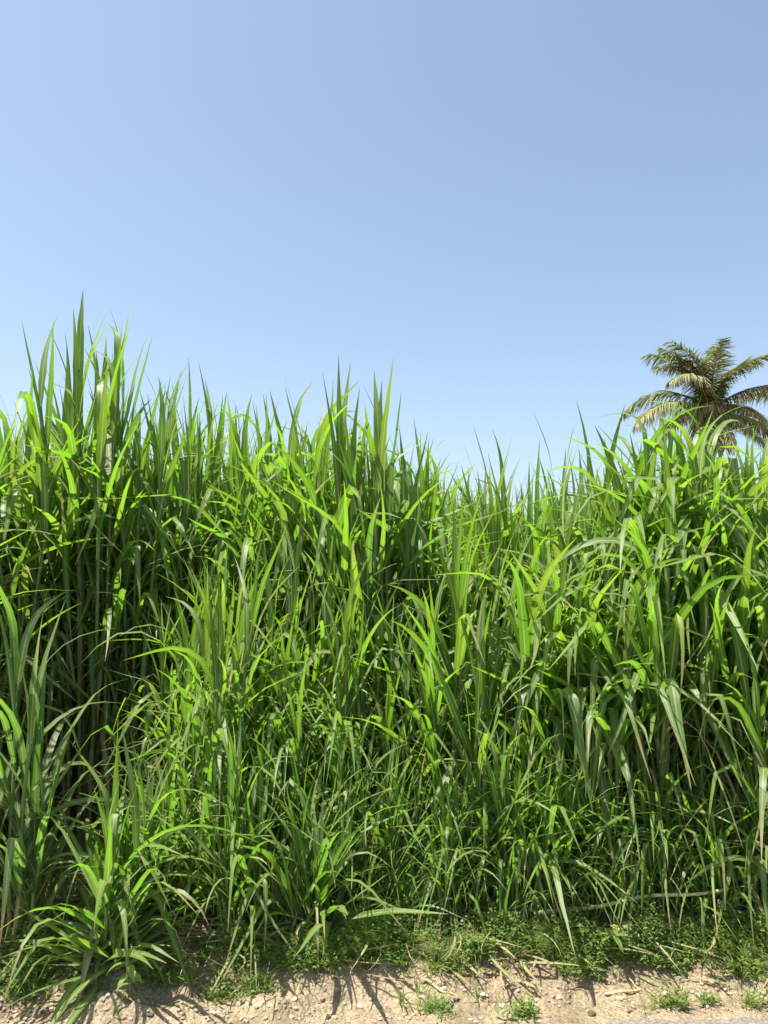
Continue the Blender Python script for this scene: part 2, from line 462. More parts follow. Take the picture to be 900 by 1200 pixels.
def shoot(H, lean, az, st):
    """One culm: returns (centre line K x 3, radii, leaf rows, dry leaf rows). H is the height of the blade tips."""
    Ls = st['L']
    Lt = min(Ls * U_(0.85, 1.1), H * 0.62)
    hc = max(H - Lt * 0.93, 0.10)
    K = 12
    s = np.linspace(0, 1, K)
    bend = U_(0.2, 1.0)
    off = hc * math.tan(lean) * (s * (1 - bend * 0.5) + bend * 0.5 * s ** 2)
    wob = 0.010 * np.sin(s * U_(5, 9) + U_(0, 6))
    C = np.stack([off * math.cos(az) + wob, off * math.sin(az) - wob, hc * s], -1)
    r0 = st['r'] * U_(0.8, 1.2)
    rad = r0 * (1 - 0.45 * s)
    n = max(4, int(st['n'] * U_(0.85, 1.15)))
    phi = az + U_(0, 6.28) if st.get('rand_az', True) else az
    green, dry = [], []
    for k in range(n):
        f = k / (n - 1)                     # 0 lowest leaf, 1 the spindle
        sk = st['first'] + (1 - st['first']) * f ** 0.85
        o = np.array([np.interp(sk, s, C[:, j]) for j in range(3)])
        a = phi + math.pi * k + N_(0.5)
        if rng.random() < st.get('face', 0.0):
            a = R(-90) + N_(0.9)            # blades reach out to the open road side
        top = f > st.get('top', 0.72)
        L = Ls * (0.62 + 0.5 * math.sin(math.pi * min(1, 0.25 + 0.62 * f))) * U_(0.82, 1.15)
        if top:
            t0 = U_(0.02, 0.16) + 0.25 * (1 - f); t1 = t0 + U_(0.05, 0.55) * st['droop'] + (U_(0.5, 1.3) if rng.random() < st.get('toparch', 0.15) else 0)
            L = min(L, Lt * 1.05)
        else:
            t0 = U_(0.22, 0.60) + 0.2 * (1 - f) + st.get('open', 0) * U_(0.1, 1.25)
            if 'open' in st:
                L *= U_(0.6, 1.15)
            t1 = t0 + U_(0.5, 2.1) * st['droop'] * (1.15 - 0.5 * f)
        t1 = min(t1, U_(2.6, 3.0))
        W = st['W'] * U_(0.70, 1.20) * (0.8 + 0.3 * f) * (0.86 if f > 0.8 else 1.0)
        if rng.random() < st.get('kink', 0.35) and not top:
            kp, kw = U_(0.35, 0.68), U_(0.06, 0.16)
            t1 = max(t1, U_(2.2, 3.0))
            W *= 1.15
        else:
            kp, kw = U_(0.42, 0.78), U_(0.16, 0.5)
        row = (L, W, a, t0 + lean * math.cos(a - az) * 0.7, t1, kp, kw, N_(0.25), N_(0.55), N_(0.35), U_(0, 0.05), U_(0, 6.28), o)
        if f < 0.35 and rng.random() < st.get('dry', 0.3):
            row = (L * 0.8, W * 0.6, a, U_(0.5, 0.9), U_(2.6, 3.05), U_(0.12, 0.3), 0.2, N_(0.8), N_(2.0), N_(0.5), 0.06, U_(0, 6.28), o)
            dry.append(row)
        else:
            green.append(row)
    if green:                               # stretch the culm so that the blade tips reach H
        zm = centre_lines(P_from(green), 6)[1][..., 2].max()
        q = min(max((hc + H - zm) / hc, 0.5), 2.2)
        C[:, 2] *= q
        for r in green + dry:
            r[12][2] *= q
    return C, rad, green, dry


STY = {
    # tall mature canes with broad blades
    'tall': dict(L=0.78, W=0.039, n=14, first=0.22, r=0.0125, droop=0.85, dry=0.5),
    'tallbroad': dict(L=0.84, W=0.049, n=13, first=0.22, r=0.014, droop=0.75, dry=0.4),
    'arch': dict(toparch=0.5, L=0.84, W=0.045, n=14, first=0.50, r=0.014, droop=1.3, dry=0.3, kink=0.42, top=0.86, face=0.40),
    'cane': dict(toparch=0.5, L=0.84, W=0.046, n=10, first=0.60, r=0.020, droop=1.35, dry=0.2, kink=0.55, top=0.86, face=0.5),
    'mid': dict(L=0.66, W=0.028, n=13, first=0.18, r=0.010, droop=1.2, kink=0.45, face=0.35, dry=0.3),
    'low': dict(L=0.54, W=0.025, n=11, first=0.12, r=0.0075, droop=0.95, dry=0.25),
    'fine': dict(L=0.44, W=0.0165, n=10, first=0.10, r=0.005, droop=0.9, dry=0.25),
    'splay': dict(L=0.62, W=0.034, n=12, first=0.06, r=0.010, droop=1.1, dry=0.15, kink=0.15, open=0.2),
    'rosette': dict(L=0.50, W=0.034, n=13, first=0.05, r=0.009, droop=0.7, dry=0.2, kink=0.2, top=0.9, open=0.75),
    'edge': dict(L=0.76, W=0.038, n=11, first=0.15, r=0.012, droop=0.8, dry=0.2),
}

taken = []


def clump(label, group, px, Y, top, n, spread, style, mat=None, lean=(0.02, 0.15), lean_az=None, hvar=0.16, name='fodder_grass_clump'):
    st = STY[style]
    mat = mat or (M_YOUNG if style in ('low', 'fine', 'splay') else M_LEAF)
    ztop = z_at(top, Y)
    x = x_at(px, Y, 0.5 * (ztop + 0.6))
    z0 = float(gz(x, Y))
    taken.append((x, Y, spread))
    root = obj(name, None, None, (x, Y, z0 - 0.02), label=label, category='grass clump', group=group)
    root.empty_display_size = 0.1
    for k in range(n):
        a = U_(0, 6.28); rr = spread * math.sqrt(U_(0, 1)) * (0 if k == 0 else 1)
        bx, by = rr * math.cos(a), rr * math.sin(a) * 0.7
        H = (ztop - z0) * (1.0 if k == 0 else 1 - abs(N_(hvar)) - 0.03)
        H = max(H, 0.35 * (ztop - z0))
        le = U_(*lean) * (0.4 if k == 0 else 1)
        la = a + N_(0.4) if lean_az is None else lean_az + N_(0.5)
        C, rad, g, d = shoot(H, le, la, st)
        zb = float(gz(x + bx, Y + by)) - z0
        V, Q, UV = tubes(C[None], rad[None])
        s = obj('stalk', make_mesh('stalk', V, Q, UV, [M_STALK]), root, (bx, by, zb))
        V, Q, UV = blades(P_from(g), 10)
        obj('foliage', make_mesh('foliage', V, Q, UV, [mat]), s)
        if d:
            V, Q, UV = blades(P_from(d), 10, fold=0.5)
            obj('dry_leaves', make_mesh('dry_leaves', V, Q, UV, [M_DRY]), s, label='dry brown leaves hanging at the stalk base')
    return root


G_TOP = 'tall fodder grass clumps on the skyline'
G_MID = 'fodder grass clumps in the middle of the stand'
G_LOW = 'young grass clumps along the soil bank'
SKY_C = [
    ('tall grass clump cut by the left picture edge, arching blades against the sky', 8, 4.5, 432, 7, .16, 'arch', None),
    ('second skyline clump from the left edge, narrow upright blades with bending tips', 52, 4.75, 432, 7, .14, 'tall', None),
    ('tallest grass clump of all, its stiff spiky blades highest against the sky', 112, 4.6, 325, 9, .13, 'tallbroad', None),
    ('tall clump leaning right beside the tallest one, with a pale bent blade', 158, 4.7, 388, 7, .13, 'tall', None),
    ('upright narrow-bladed clump between the tallest clump and the long skyline row', 204, 4.9, 408, 7, .13, 'tall', None),
    ('thin spiky clump on the left half of the skyline, above the dark hollow edge', 252, 5.0, 426, 7, .15, 'tall', None),
    ('dense upright clump left of the clump with two long arching blades', 305, 5.0, 447, 7, .15, 'tall', None),
    ('skyline clump with long blades arching to the right, left of the broad-bladed one', 345, 4.7, 440, 7, .13, 'arch', None),
    ('broad-bladed clump at the middle of the skyline with very wide upright leaves', 405, 4.4, 430, 8, .12, 'tallbroad', None),
    ('grey-green clump just right of the broad-bladed middle clump', 455, 4.5, 455, 8, .13, 'tallbroad', M_BLUE),
    ('skyline clump at the left end of the low dip, tips splayed like a fan', 505, 4.8, 495, 6, .13, 'tall', None),
    ('narrow upright clump standing alone in the low dip of the skyline', 577, 4.9, 505, 5, .09, 'tall', None),
    ('thin clump right of the dip, one long blade arching over to the left', 655, 4.8, 492, 6, .12, 'tall', None),
    ('broad upright clump left of the palm with wide blades standing straight', 708, 4.3, 476, 7, .12, 'tallbroad', None),
    ('clump directly below the palm crown with long pale leaves arching over', 775, 4.15, 472, 8, .13, 'arch', None),
    ('clump below the right fronds of the palm, drooping wide blades', 835, 4.2, 478, 7, .13, 'arch', None),
    ('tall clump cut by the right picture edge below the palm', 893, 4.3, 488, 7, .14, 'arch', None),
]
for lab, px, Y, top, n, sp, sty, mt in SKY_C:
    clump(lab, G_TOP, px, Y, top - (14 if px >= 405 else 0), n + 4, sp, sty, mt, hvar=0.10 if px < 690 else 0.07)

MID_C = [
    ('grass clump at the right rim of the dark hollow, bright arching blades', 235, 4.0, 655, 7, .12, 'mid', None),
    ('bright clump right of the dark hollow with pale bent-over blades', 285, 3.95, 640, 7, .12, 'mid', None),
    ('upright mid-height clump in front of the arching skyline clump', 340, 4.0, 585, 7, .12, 'mid', None),
    ('mid-height clump below the broad-bladed middle clump, blades crossing', 400, 3.95, 625, 7, .12, 'mid', None),
    ('upright bright clump just left of the tall double blade in the centre', 470, 3.9, 665, 6, .11, 'mid', None),
    ('clump with a tall bright double blade and a pale blade hanging straight down', 532, 3.85, 560, 8, .10, 'tall', None),
    ('mid-height clump below the low dip of the skyline, thin arching blades', 595, 3.95, 605, 7, .13, 'mid', None),
    ('clump with pale folded blades left of the thick bare canes', 655, 3.9, 590, 7, .12, 'arch', None),
    ('clump with hanging pale leaves beside the thick bare canes', 715, 3.85, 600, 7, .12, 'arch', None),
    ('clump with thick bare canes and long pale leaves hanging in an arch', 775, 3.70, 575, 5, .10, 'cane', None),
    ('clump of wide hanging leaves right of the thick bare canes', 845, 3.75, 580, 7, .11, 'arch', None),
    ('mid-height clump at the right picture edge, pale leaves folded downward', 900, 3.7, 575, 7, .12, 'arch', None),
]
for lab, px, Y, top, n, sp, sty, mt in MID_C:
    clump(lab, G_MID, px, Y, top, n, sp, sty, mt)

LOW_C = [
    ('shaded bluish clump at the left picture edge with broad upright blades', 22, 3.35, 655, 6, .10, 'edge', M_BLUE, (0.02, 0.12), None),
    ('sprawling clump at lower left with long leaves splaying over the bare soil', 128, 3.24, 835, 7, .07, 'splay', None, (0.05, 0.35), None),
    ('low rosette of long broad leaves lying over the bare soil at lower left', 142, 3.20, 1035, 4, .07, 'rosette', None, (0.1, 0.5), None),
    ('low shoot of broad leaves fanning right over the top of the weed patch', 385, 3.37, 1010, 3, .06, 'rosette', None, (0.1, 0.4), 0.0),
    ('small clump right behind the sprawling one, narrow blades in sun', 170, 3.5, 870, 8, .11, 'low', None, (0.02, 0.25), None),
    ('upright clump in front of the hollow right rim, dense green blades', 222, 3.55, 790, 9, .12, 'low', None, (0.02, 0.2), None),
    ('leaning clump with one thick wide blade rooted by the bare soil', 285, 3.42, 830, 8, .10, 'low', None, (0.02, 0.2), None),
    ('clump leaning to the right, thin blades sweeping over the green bank', 345, 3.36, 900, 7, .08, 'low', None, (0.1, 0.35), 0.2),
    ('bushy low clump behind the one leaning right', 395, 3.55, 830, 10, .13, 'fine', None, (0.02, 0.25), None),
    ('fine-bladed clump with arching tips above the middle of the weedy bank', 462, 3.48, 880, 10, .12, 'fine', None, (0.05, 0.35), None),
    ('low fine clump left of the bare soil notch in the bank', 530, 3.45, 895, 9, .11, 'fine', None, (0.05, 0.3), None),
    ('upright fine clump above the bare soil notch in the bank', 585, 3.5, 850, 9, .12, 'low', None, (0.02, 0.2), None),
    ('clump left of the fallen cane with one pale blade bent at its foot', 640, 3.45, 870, 9, .11, 'low', None, (0.02, 0.25), None),
    ('fine clump behind the left end of the fallen cane', 695, 3.52, 850, 10, .12, 'fine', None, (0.04, 0.3), None),
    ('clump behind the middle of the fallen cane, blades arching both ways', 755, 3.5, 875, 9, .12, 'low', None, (0.04, 0.3), None),
    ('clump behind the right end of the fallen cane, thin blades drooping left', 820, 3.48, 880, 10, .12, 'low', None, (0.04, 0.25), None),
    ('large drooping clump at the lower right edge, leaves hanging over the bank', 890, 3.38, 860, 8, .10, 'low', None, (0.04, 0.25), None),
]
for lab, px, Y, top, n, sp, sty, mt, ln, la in LOW_C:
    clump(lab, G_LOW, px, Y + (0.08 if px > 400 else 0), top - (25 if px > 400 else 0), n + (3 if px > 400 else 0), sp, sty, mt, ln if px < 400 else (0.02, 0.16), la if (px < 400 or la is not None) else 1.57, hvar=0.2)

# ------------------------------------------------------------------ the rest of the field: one mass
SK_X = [-400, 0, 60, 110, 160, 210, 300, 400, 450, 500, 560, 640, 700, 790, 900, 1300]
SK_Y = [455, 450, 445, 425, 425, 435, 470, 465, 485, 508, 545, 538, 500, 495, 502, 510]


def field_grass():
    Cs, rads, rows, dry = [], [], [], []
    far_rows = []

    def put(x, y, n, sty, H, spread, store):
        st = STY[sty]
        for _ in range(n):
            a = U_(0, 6.28); rr = spread * math.sqrt(U_(0, 1))
            bx, by = x + rr * math.cos(a), y + rr * math.sin(a)
            C, rad, g, d = shoot(H * (1 - abs(N_(0.13))), U_(0.02, 0.16), a + N_(0.5), st)
            b = np.array([bx, by, float(gz(bx, by)) - 0.02])
            Cs.append(C + b); rads.append(rad)
            for r in g:
                store.append(r[:12] + (r[12] + b,))
            for r in d:
                dry.append(r[:12] + (r[12] + b,))

    # near part
    step = 0.33
    y = 3.55
    while y < 8.2:
        half = 0.5 * y * 1.05 + 1.7
        for x in np.arange(-half, half, step):
            xx, yy = x + N_(0.09), y + N_(0.09)
            px = 450 + xx / yy * F
            inside = -20 < px < 920
            if inside and px < 225 and yy < 4.55:
                continue
            if inside and yy < 4.15:
                if yy < 3.75:
                    continue
            if any((xx - t[0]) ** 2 + (yy - t[1]) ** 2 < (0.07 + t[2] * 0.6) ** 2 for t in taken):
                continue
            sk = np.interp(px, SK_X, SK_Y)
            zmax = z_at(sk + 8 + abs(N_(20)), yy)
            H = zmax - 0.12
            if yy < 4.5:
                H = min(H, U_(1.25, 1.9) + 0.3 * sstep(4.0, 4.5, yy))
                put(xx, yy, int(U_(4, 7)), 'mid', H, 0.13, rows)
            else:
                H = min(H, U_(2.35, 2.85))
                put(xx, yy, int(U_(4, 7)), 'tall' if rng.random() < 0.7 else 'arch', H, 0.15, rows)
        y += step * (1.0 if y < 6 else 1.35)
    # front edge outside the frame on both sides
    for sgn in (-1, 1):
        for x in np.arange(2.0, 4.2, 0.27):
            put(sgn * x, 3.45 + N_(0.06), 6, 'low', U_(0.9, 1.4), 0.12, rows)
            put(sgn * x, 3.85 + N_(0.06), 5, 'mid', U_(1.6, 2.0), 0.12, rows)
    # tall stand just outside the left edge, which shades the hollow
    for x in np.arange(-3.9, -2.1, 0.24):
        for yy in (3.5, 3.75, 4.0, 4.3):
            put(x + N_(0.05), yy + N_(0.06), 6, 'tall', U_(2.4, 2.8), 0.14, rows)
    # far part
    y = 8.6
    while y < 27:
        half = 0.55 * y + 2.5
        for x in np.arange(-half, half, 0.75):
            xx, yy = x + N_(0.2), y + N_(0.2)
            put(xx, yy, 4, 'tall', U_(2.15, 2.6), 0.3, far_rows)
        y += 0.9
    V1, Q1, U1 = blades(P_from(rows), 9)
    V2, Q2, U2 = blades(P_from(far_rows), 6)
    V3, Q3, U3 = blades(P_from(dry), 7, fold=0.5)
    V4, Q4, U4 = tubes(np.array(Cs), np.array(rads), 5)
    o1, o2, o3 = len(V1), len(V1) + len(V2), len(V1) + len(V2) + len(V3)
    me = make_mesh("field_grass", np.concatenate([V1, V2, V3, V4]), np.concatenate([Q1, Q2 + o1, Q3 + o2, Q4 + o3]),
                   np.concatenate([U1, U2, U3, U4]), [M_LEAF, M_DRY, M_STALK],
                   np.concatenate([np.zeros(len(Q1) + len(Q2)), np.ones(len(Q3)), np.full(len(Q4), 2)]))
    print("field blades", len(rows), len(far_rows), len(dry))
    obj("field_grass", me, kind='stuff', label='dense mass of tall green fodder grass filling the field behind the front clumps', category='grass')


field_grass()


# small shoots filling the foot of the stand, uncountable
def undergrowth():
    rows = []
    for _ in range(1000):
        px = U_(-150, 1050); Y = U_(3.42, 4.1)
        if px < 225 and (Y > 3.55 or rng.random() < 0.75):
            continue
        x = x_at(px, Y, 0.4)
        z = float(gz(x, Y)) - 0.01
        h = U_(0.25, 0.85) * (0.6 + 0.75 * sstep(3.4, 3.9, Y))
        for k in range(rng.integers(4, 9)):
            rows.append((h * U_(0.6, 1.1), U_(0.006, 0.015), U_(0, 6.28), U_(0.02, 0.5), U_(0.3, 2.3), U_(0.4, 0.8), U_(0.2, 0.5),
                         N_(0.3), N_(0.7), N_(0.5), 0.04, U_(0, 6.28), np.array([x + N_(0.02), Y + N_(0.02), z])))
    V, Q, UV = blades(P_from(rows), 8)
    obj("undergrowth", make_mesh("undergrowth", V, Q, UV, [M_YOUNG]), kind='stuff', label='fine short grass blades crowding between the clumps', category='grass')


undergrowth()

# ------------------------------------------------------------------ ground weeds on the bank
PATCH = [  # px, py, rx, ry, density
    (30, 1125, 55, 28, 1.0), (20, 1160, 40, 14, .6), (90, 1150, 30, 10, .25),
    (255, 1170, 25, 10, .2), (280, 1112, 60, 16, .35), (190, 1150, 40, 14, .25), (300, 1160, 30, 12, .35), (365, 1122, 60, 20, 1.2), (440, 1112, 50, 22, 1.2), (310, 1128, 40, 16, .7), (430, 1105, 60, 22, 1.0), (470, 1090, 60, 20, .9),
    (500, 1130, 45, 18, 1.0), (440, 1145, 30, 10, .6), (470, 1170, 15, 14, .15), (515, 1185, 40, 10, .12),
    (560, 1115, 25, 22, .5), (610, 1095, 45, 25, 1.0), (650, 1110, 50, 28, 1.0), (690, 1140, 30, 14, .6), (740, 1115, 50, 25, 1.0),
    (800, 1100, 55, 30, 1.0), (800, 1140, 30, 16, .9), (850, 1090, 45, 30, 1.0), (880, 1070, 40, 25, .8), (870, 1140, 25, 12, .6),
    (830, 1170, 28, 8, .25), (780, 1180, 40, 8, .15), (615, 1190, 28, 7, .25), (880, 1180, 35, 8, .12), (420, 1085, 90, 22, .5), (580, 1080, 90, 25, .6), (720, 1090, 110, 32, .8), (850, 1100, 80, 36, .8), (700, 1120, 90, 18, .5), (200, 1130, 40, 12, .15),
    (960, 1110, 60, 40, 1.0), (1050, 1110, 60, 40, 1.0), (-60, 1120, 60, 35, 1.0), (-160, 1130, 60, 35, .8), (640, 1075, 80, 14, .8),
]


def ground_weeds():
    leaf, grass, stems = [], [], []
    for px, py, rx, ry, den in PATCH:
        nplant = int(rx * ry * 0.34 * den) + 3
        for _ in range(nplant):
            a, r = U_(0, 6.28), abs(N_(0.55))
            X, Y, Z = ground_px(px + rx * r * math.cos(a), min(py + ry * r * math.sin(a), 1230))
            g = float(vnoise(X * 6.3, Y * 6.3) + 0.6 * vnoise(X * 17, Y * 17))
            if den < 1.15 and g < U_(-0.30, -0.07):
                continue                   # bare gaps
            kind = float(vnoise(X * 6.7 + 31, Y * 6.7)) * 1.1 + 0.68
            if rng.random() < kind:        # little leafy weed
                hh = U_(0.015, 0.05 + 0.22 * max(g, 0))
                big = 1.5 if rng.random() < 0.12 else 1.0
                for k in range(rng.integers(5, 13)):
                    o = np.array([X + N_(0.018), Y + N_(0.018), Z + U_(0.1, 1) * hh])
                    leaf.append((big * U_(0.010, 0.027), big * U_(0.005, 0.011), U_(0, 6.28), U_(0.5, 1.5), U_(1.2, 2.0), .5, .4, N_(0.4), 0, 0, 0, 0, o))
            else:                          # little grass tuft
                for k in range(rng.integers(5, 12)):
                    o = np.array([X + N_(0.006), Y + N_(0.006), Z - 0.003])
                    grass.append((U_(0.03, 0.13), U_(0.0025, 0.0055), U_(0, 6.28), U_(0.1, 1.1), U_(0.8, 2.2), .55, .4, N_(0.4), N_(0.6), N_(0.4), 0.03, U_(0, 6), o))
    V1, Q1, U1 = blades(P_from(leaf), 4, prof='leaf')
    V2, Q2, U2 = blades(P_from(grass), 6)
    me = make_mesh("ground_weeds", np.concatenate([V1, V2]), np.concatenate([Q1, Q2 + len(V1)]), np.concatenate([U1, U2]), [M_WEED])
    obj("ground_weeds", me, kind='stuff', label='low weeds and short grass covering the soil bank', category='weeds')
    print("weeds", len(leaf), len(grass))


ground_weeds()


def leaf_litter():
    rows = []
    for _ in range(1300):
        px, Y = U_(-200, 1100), 3.16 + abs(N_(0.35))
        x = x_at(px, Y, 0.1)
        if Y < 3.3 and rng.random() < 0.6:
            continue
        z = float(gz(x, Y)) + U_(0.004, 0.02)
        rows.append((U_(0.06, 0.35), U_(0.004, 0.016), U_(0, 6.28), U_(1.35, 1.6), U_(1.5, 1.75), .5, .3, N_(0.6), N_(1.0), N_(0.6), 0.05, U_(0, 6), np.array([x, Y, z])))
    V, Q, UV = blades(P_from(rows), 6, fold=0.5)
    obj("leaf_litter", make_mesh("leaf_litter", V, Q, UV, [M_DRY]), kind='stuff', label='dead brown grass leaves littering the field edge', category='litter')


leaf_litter()

# ------------------------------------------------------------------ stones
import bmesh


def ico(sub):
    bm = bmesh.new(); bmesh.ops.create_icosphere(bm, subdivisions=sub, radius=1.0)
    v = np.array([p.co[:] for p in bm.verts]); f = np.array([[q.index for q in p.verts] for p in bm.faces]); bm.free()
    return v, f


def tri_mesh(name, V, T, mats, smooth=True):
    me = bpy.data.meshes.new(name)
    me.from_pydata(V.tolist(), [], T.tolist())
    for m in mats:
        me.materials.append(m)
    me.polygons.foreach_set("use_smooth", np.full(len(T), smooth, bool))
    me.update()
    return me


def stone(v, size, squash=0.65):
    d = rng.normal(0, 1, (9, 3)); d /= np.linalg.norm(d, axis=1, keepdims=True)
    lim = rng.uniform(0.62, 0.95, 9)
    r = np.ones(len(v))
    dots = v @ d.T
    for k in range(9):                       # facets cut by random planes
        r = np.where(dots[:, k] * r > lim[k], lim[k] / np.maximum(dots[:, k], 1e-3), r)
    w = v * r[:, None] * np.array([1, U_(0.65, 1.0), squash * U_(0.8, 1.1)])
    a = U_(0, 6.28); c, s = math.cos(a), math.sin(a)
    return w @ np.array([[c, s, 0], [-s, c, 0], [0, 0, 1]]) * size


v1, f1 = ico(1)
v2, f2 = ico(3)
Vs, Ts, off = [], [], 0
for _ in range(9000):
    px, py = U_(-350, 1250), 1133 + 105 * U_(0, 1) ** 0.8
    X, Y, Z = ground_px(px, py)
    if Y < float(road_edge(X)) - 0.02 and rng.random() < 0.85:
        continue
    if vnoise(X * 4, Y * 9) < U_(-0.55, 0.25):
        continue
    sz = 0.011 + 0.009 * U_(0, 1) ** 2 if rng.random() < 0.016 else 0.0022 + 0.0115 * U_(0, 1) ** 3.4
    Vs.append(stone(v1, sz) + np.array([X, Y, Z + sz * U_(0.0, 0.35)])); Ts.append(f1 + off); off += len(v1)
obj("gravel", tri_mesh("gravel", np.concatenate(Vs), np.concatenate(Ts), [M_GRAVEL], False), kind='stuff', label='small gravel scattered over the roadside soil', category='gravel')

STONES = [  # px, py, size m, material, label
    (693, 1189, .020, M_DARK, 'largest dark round stone on the gravel strip near the asphalt edge'),
    (176, 1190, .016, M_DARK, 'dark stone on the bare soil below the weed with yellow buds'),
    (50, 1186, .012, M_DARK, 'small dark stone on the bare soil at lower left'),
    (422, 1181, .018, M_PALE, 'flat pale stone below the middle of the weedy bank'),
    (566, 1168, .016, M_PALE, 'cream stone under the bare soil notch in the bank'),
    (590, 1180, .020, M_PINK, 'pinkish stone left of the largest dark stone, near the asphalt'),
    (520, 1160, .015, M_PALE, 'pale stone at the foot of the green weed patch'),
    (728, 1171, .016, M_PALE, 'white stone just below the flat straw scrap'),
    (655, 1170, .014, M_PALE, 'small white stone up-left of the largest dark stone'),
    (780, 1165, .018, M_PINK, 'pink stone right of the flat straw scrap'),
    (893, 1148, .020, M_PALE, 'pale stone at the right picture edge'),
    (850, 1160, .014, M_PALE, 'cream pebble beside the small grass tuft at right'),
    (20, 1192, .022, M_PINK, 'pinkish lump of stone in the lower left corner'),
    (95, 1183, .020, M_PINK, 'brownish pink stone right of the small dark stone'),
    (250, 1188, .016, M_PALE, 'pale stone on bare soil in the long leaf shadows'),
    (345, 1172, .015, M_PINK, 'pink pebble on bare soil below the leaning clump'),
]
for px, py, sz, mt, lab in STONES:
    X, Y, Z = ground_px(px, py)
    obj("stone", tri_mesh("stone", stone(v2, sz * 0.9, 0.55), f2, [mt]), None, (X, Y, Z + sz * 0.18), label=lab, category='stone', group='stones on the roadside soil')


# ------------------------------------------------------------------ fallen cane, straw, twigs
def rod(name, p0, p1, r, mat, label, cat, wob=0.006, K=24, group=None, knots=8):
    p0, p1 = np.array(p0), np.array(p1)
    s = np.linspace(0, 1, K)
    C = (p1 - p0)[None] * s[:, None]
    C[:, 2] += wob * np.sin(s * 9 + U_(0, 6)) * np.sin(s * np.pi); C[:, 1] += wob * np.sin(s * 6 + U_(0, 6)) * np.sin(s * np.pi)
    rad = r * (1 - 0.35 * s) * (1 + 0.22 * (np.abs((s * knots) % 1 - 0.5) < 0.09))
    rad[0] *= 0.3; rad[-1] *= 0.3
    V, Q, UV = tubes(C[None], rad[None], 8)
    kw = dict(label=label, category=cat)
    if group:
        kw['group'] = group
    return obj(name, make_mesh(name, V, Q, UV, [mat]), None, tuple(p0), **kw)


def gp(px, py, dz=0.0):
    X, Y, Z = ground_px(px, py)
    return (X, Y, Z + dz)


a = gp(630, 1092, 0.075); b = gp(856, 1082, 0.105)
rod("fallen_cane", a, (b[0], b[1], b[2] + 0.035), 0.0095, M_CANE, 'long pale jointed cane lying along the top of the weedy bank', 'cane', 0.012, 60, None, 9)
rod("straw_scrap", gp(708, 1167, .006), gp(752, 1163, .006), 0.006, M_STRAW, 'flat brown straw scrap on the gravel left of the pink stone', 'straw', .002)
rod("straw_scrap", gp(858, 1118, .03), gp(872, 1142, .008), 0.004, M_STRAW, 'pale straw leaning on the bank near the right edge', 'straw', .003)
rod("straw_scrap", gp(840, 1146, .006), gp(868, 1145, .006), 0.004, M_STRAW, 'short straw lying flat right of the pink stone', 'straw', .002)
rod("twig", gp(737, 1150, .01), gp(750, 1164, .006), 0.003, M_STRAW, 'thin twig resting against the flat brown straw scrap', 'twig', .003)
rod("twig", gp(493, 1152, .012), gp(540, 1173, .005), 0.005, M_STRAW, 'brown twig at the foot of the green weed patch', 'twig', .006)


def dead_blade(px, py, L, az, t0, t1, lab):
    X, Y, Z = ground_px(px, py)
    V, Q, UV = blades(P_from([(L, 0.022, az, t0, t1, .5, .4, .5, 1.2, .1, .04, 1., np.zeros(3))]), 12, fold=0.5)
    obj("dead_blade", make_mesh("dead_blade", V, Q, UV, [M_DRY]), None, (X, Y, Z + 0.01), label=lab, category='dead leaf', group='dead grass blades on the bank')


dead_blade(352, 1136, 0.34, R(145), R(70), R(80), 'dry tan blade slanting down the bank left of the weed patch')
dead_blade(310, 1090, 0.30, R(-20), R(85), R(100), 'curled brown dead blade in the shade below the leaning clump')
dead_blade(420, 1125, 0.26, R(120), R(40), R(75), 'thin dry blade standing among the green weeds')
dead_blade(640, 1082, 0.22, R(60), R(20), R(100), 'dry bent blade at the left end of the fallen cane')


# ------------------------------------------------------------------ broad-leaved weeds
def broad_weed(px, py, h, label, leaves, florets):
    X, Y, Z = ground_px(px, py)
    root = obj("broadleaf_weed", None, None, (X, Y, Z), label=label, category='weed')
    s = np.linspace(0, 1, 8)
    C = np.stack([0.01 * np.sin(s * 3), -0.02 * s, h * s], -1)
    V, Q, UV = tubes(C[None], np.full((1, 8), 0.0022))
    obj("stem", make_mesh("stem", V, Q, UV, [M_STALK]), root)
    for (f, az, t0, t1, L, W) in leaves:
        o = np.array([np.interp(f, s, C[:, j]) for j in range(3)])
        V, Q, UV = blades(P_from([(L, W, R(az), R(t0), R(t1), .5, .5, N_(.15), N_(.2), N_(.1), .03, 1., np.zeros(3))]), 12, prof='leaf', fold=0.18)
        obj("leaf", make_mesh("leaf", V, Q, UV, [M_BROAD]), root, tuple(o))
    v0, f0 = ico(1)
    for (dx, dz) in florets:
        Vv, Tt, of = [], [], 0
        for _ in range(16):
            Vv.append(v0 * U_(0.0018, 0.0034) + rng.normal(0, 0.0065, 3)); Tt.append(f0 + of); of += len(v0)
        obj("flower_head", tri_mesh("flower_head", np.concatenate(Vv), np.concatenate(Tt), [M_YELLOW]), root, (dx, 0.0, h + dz))


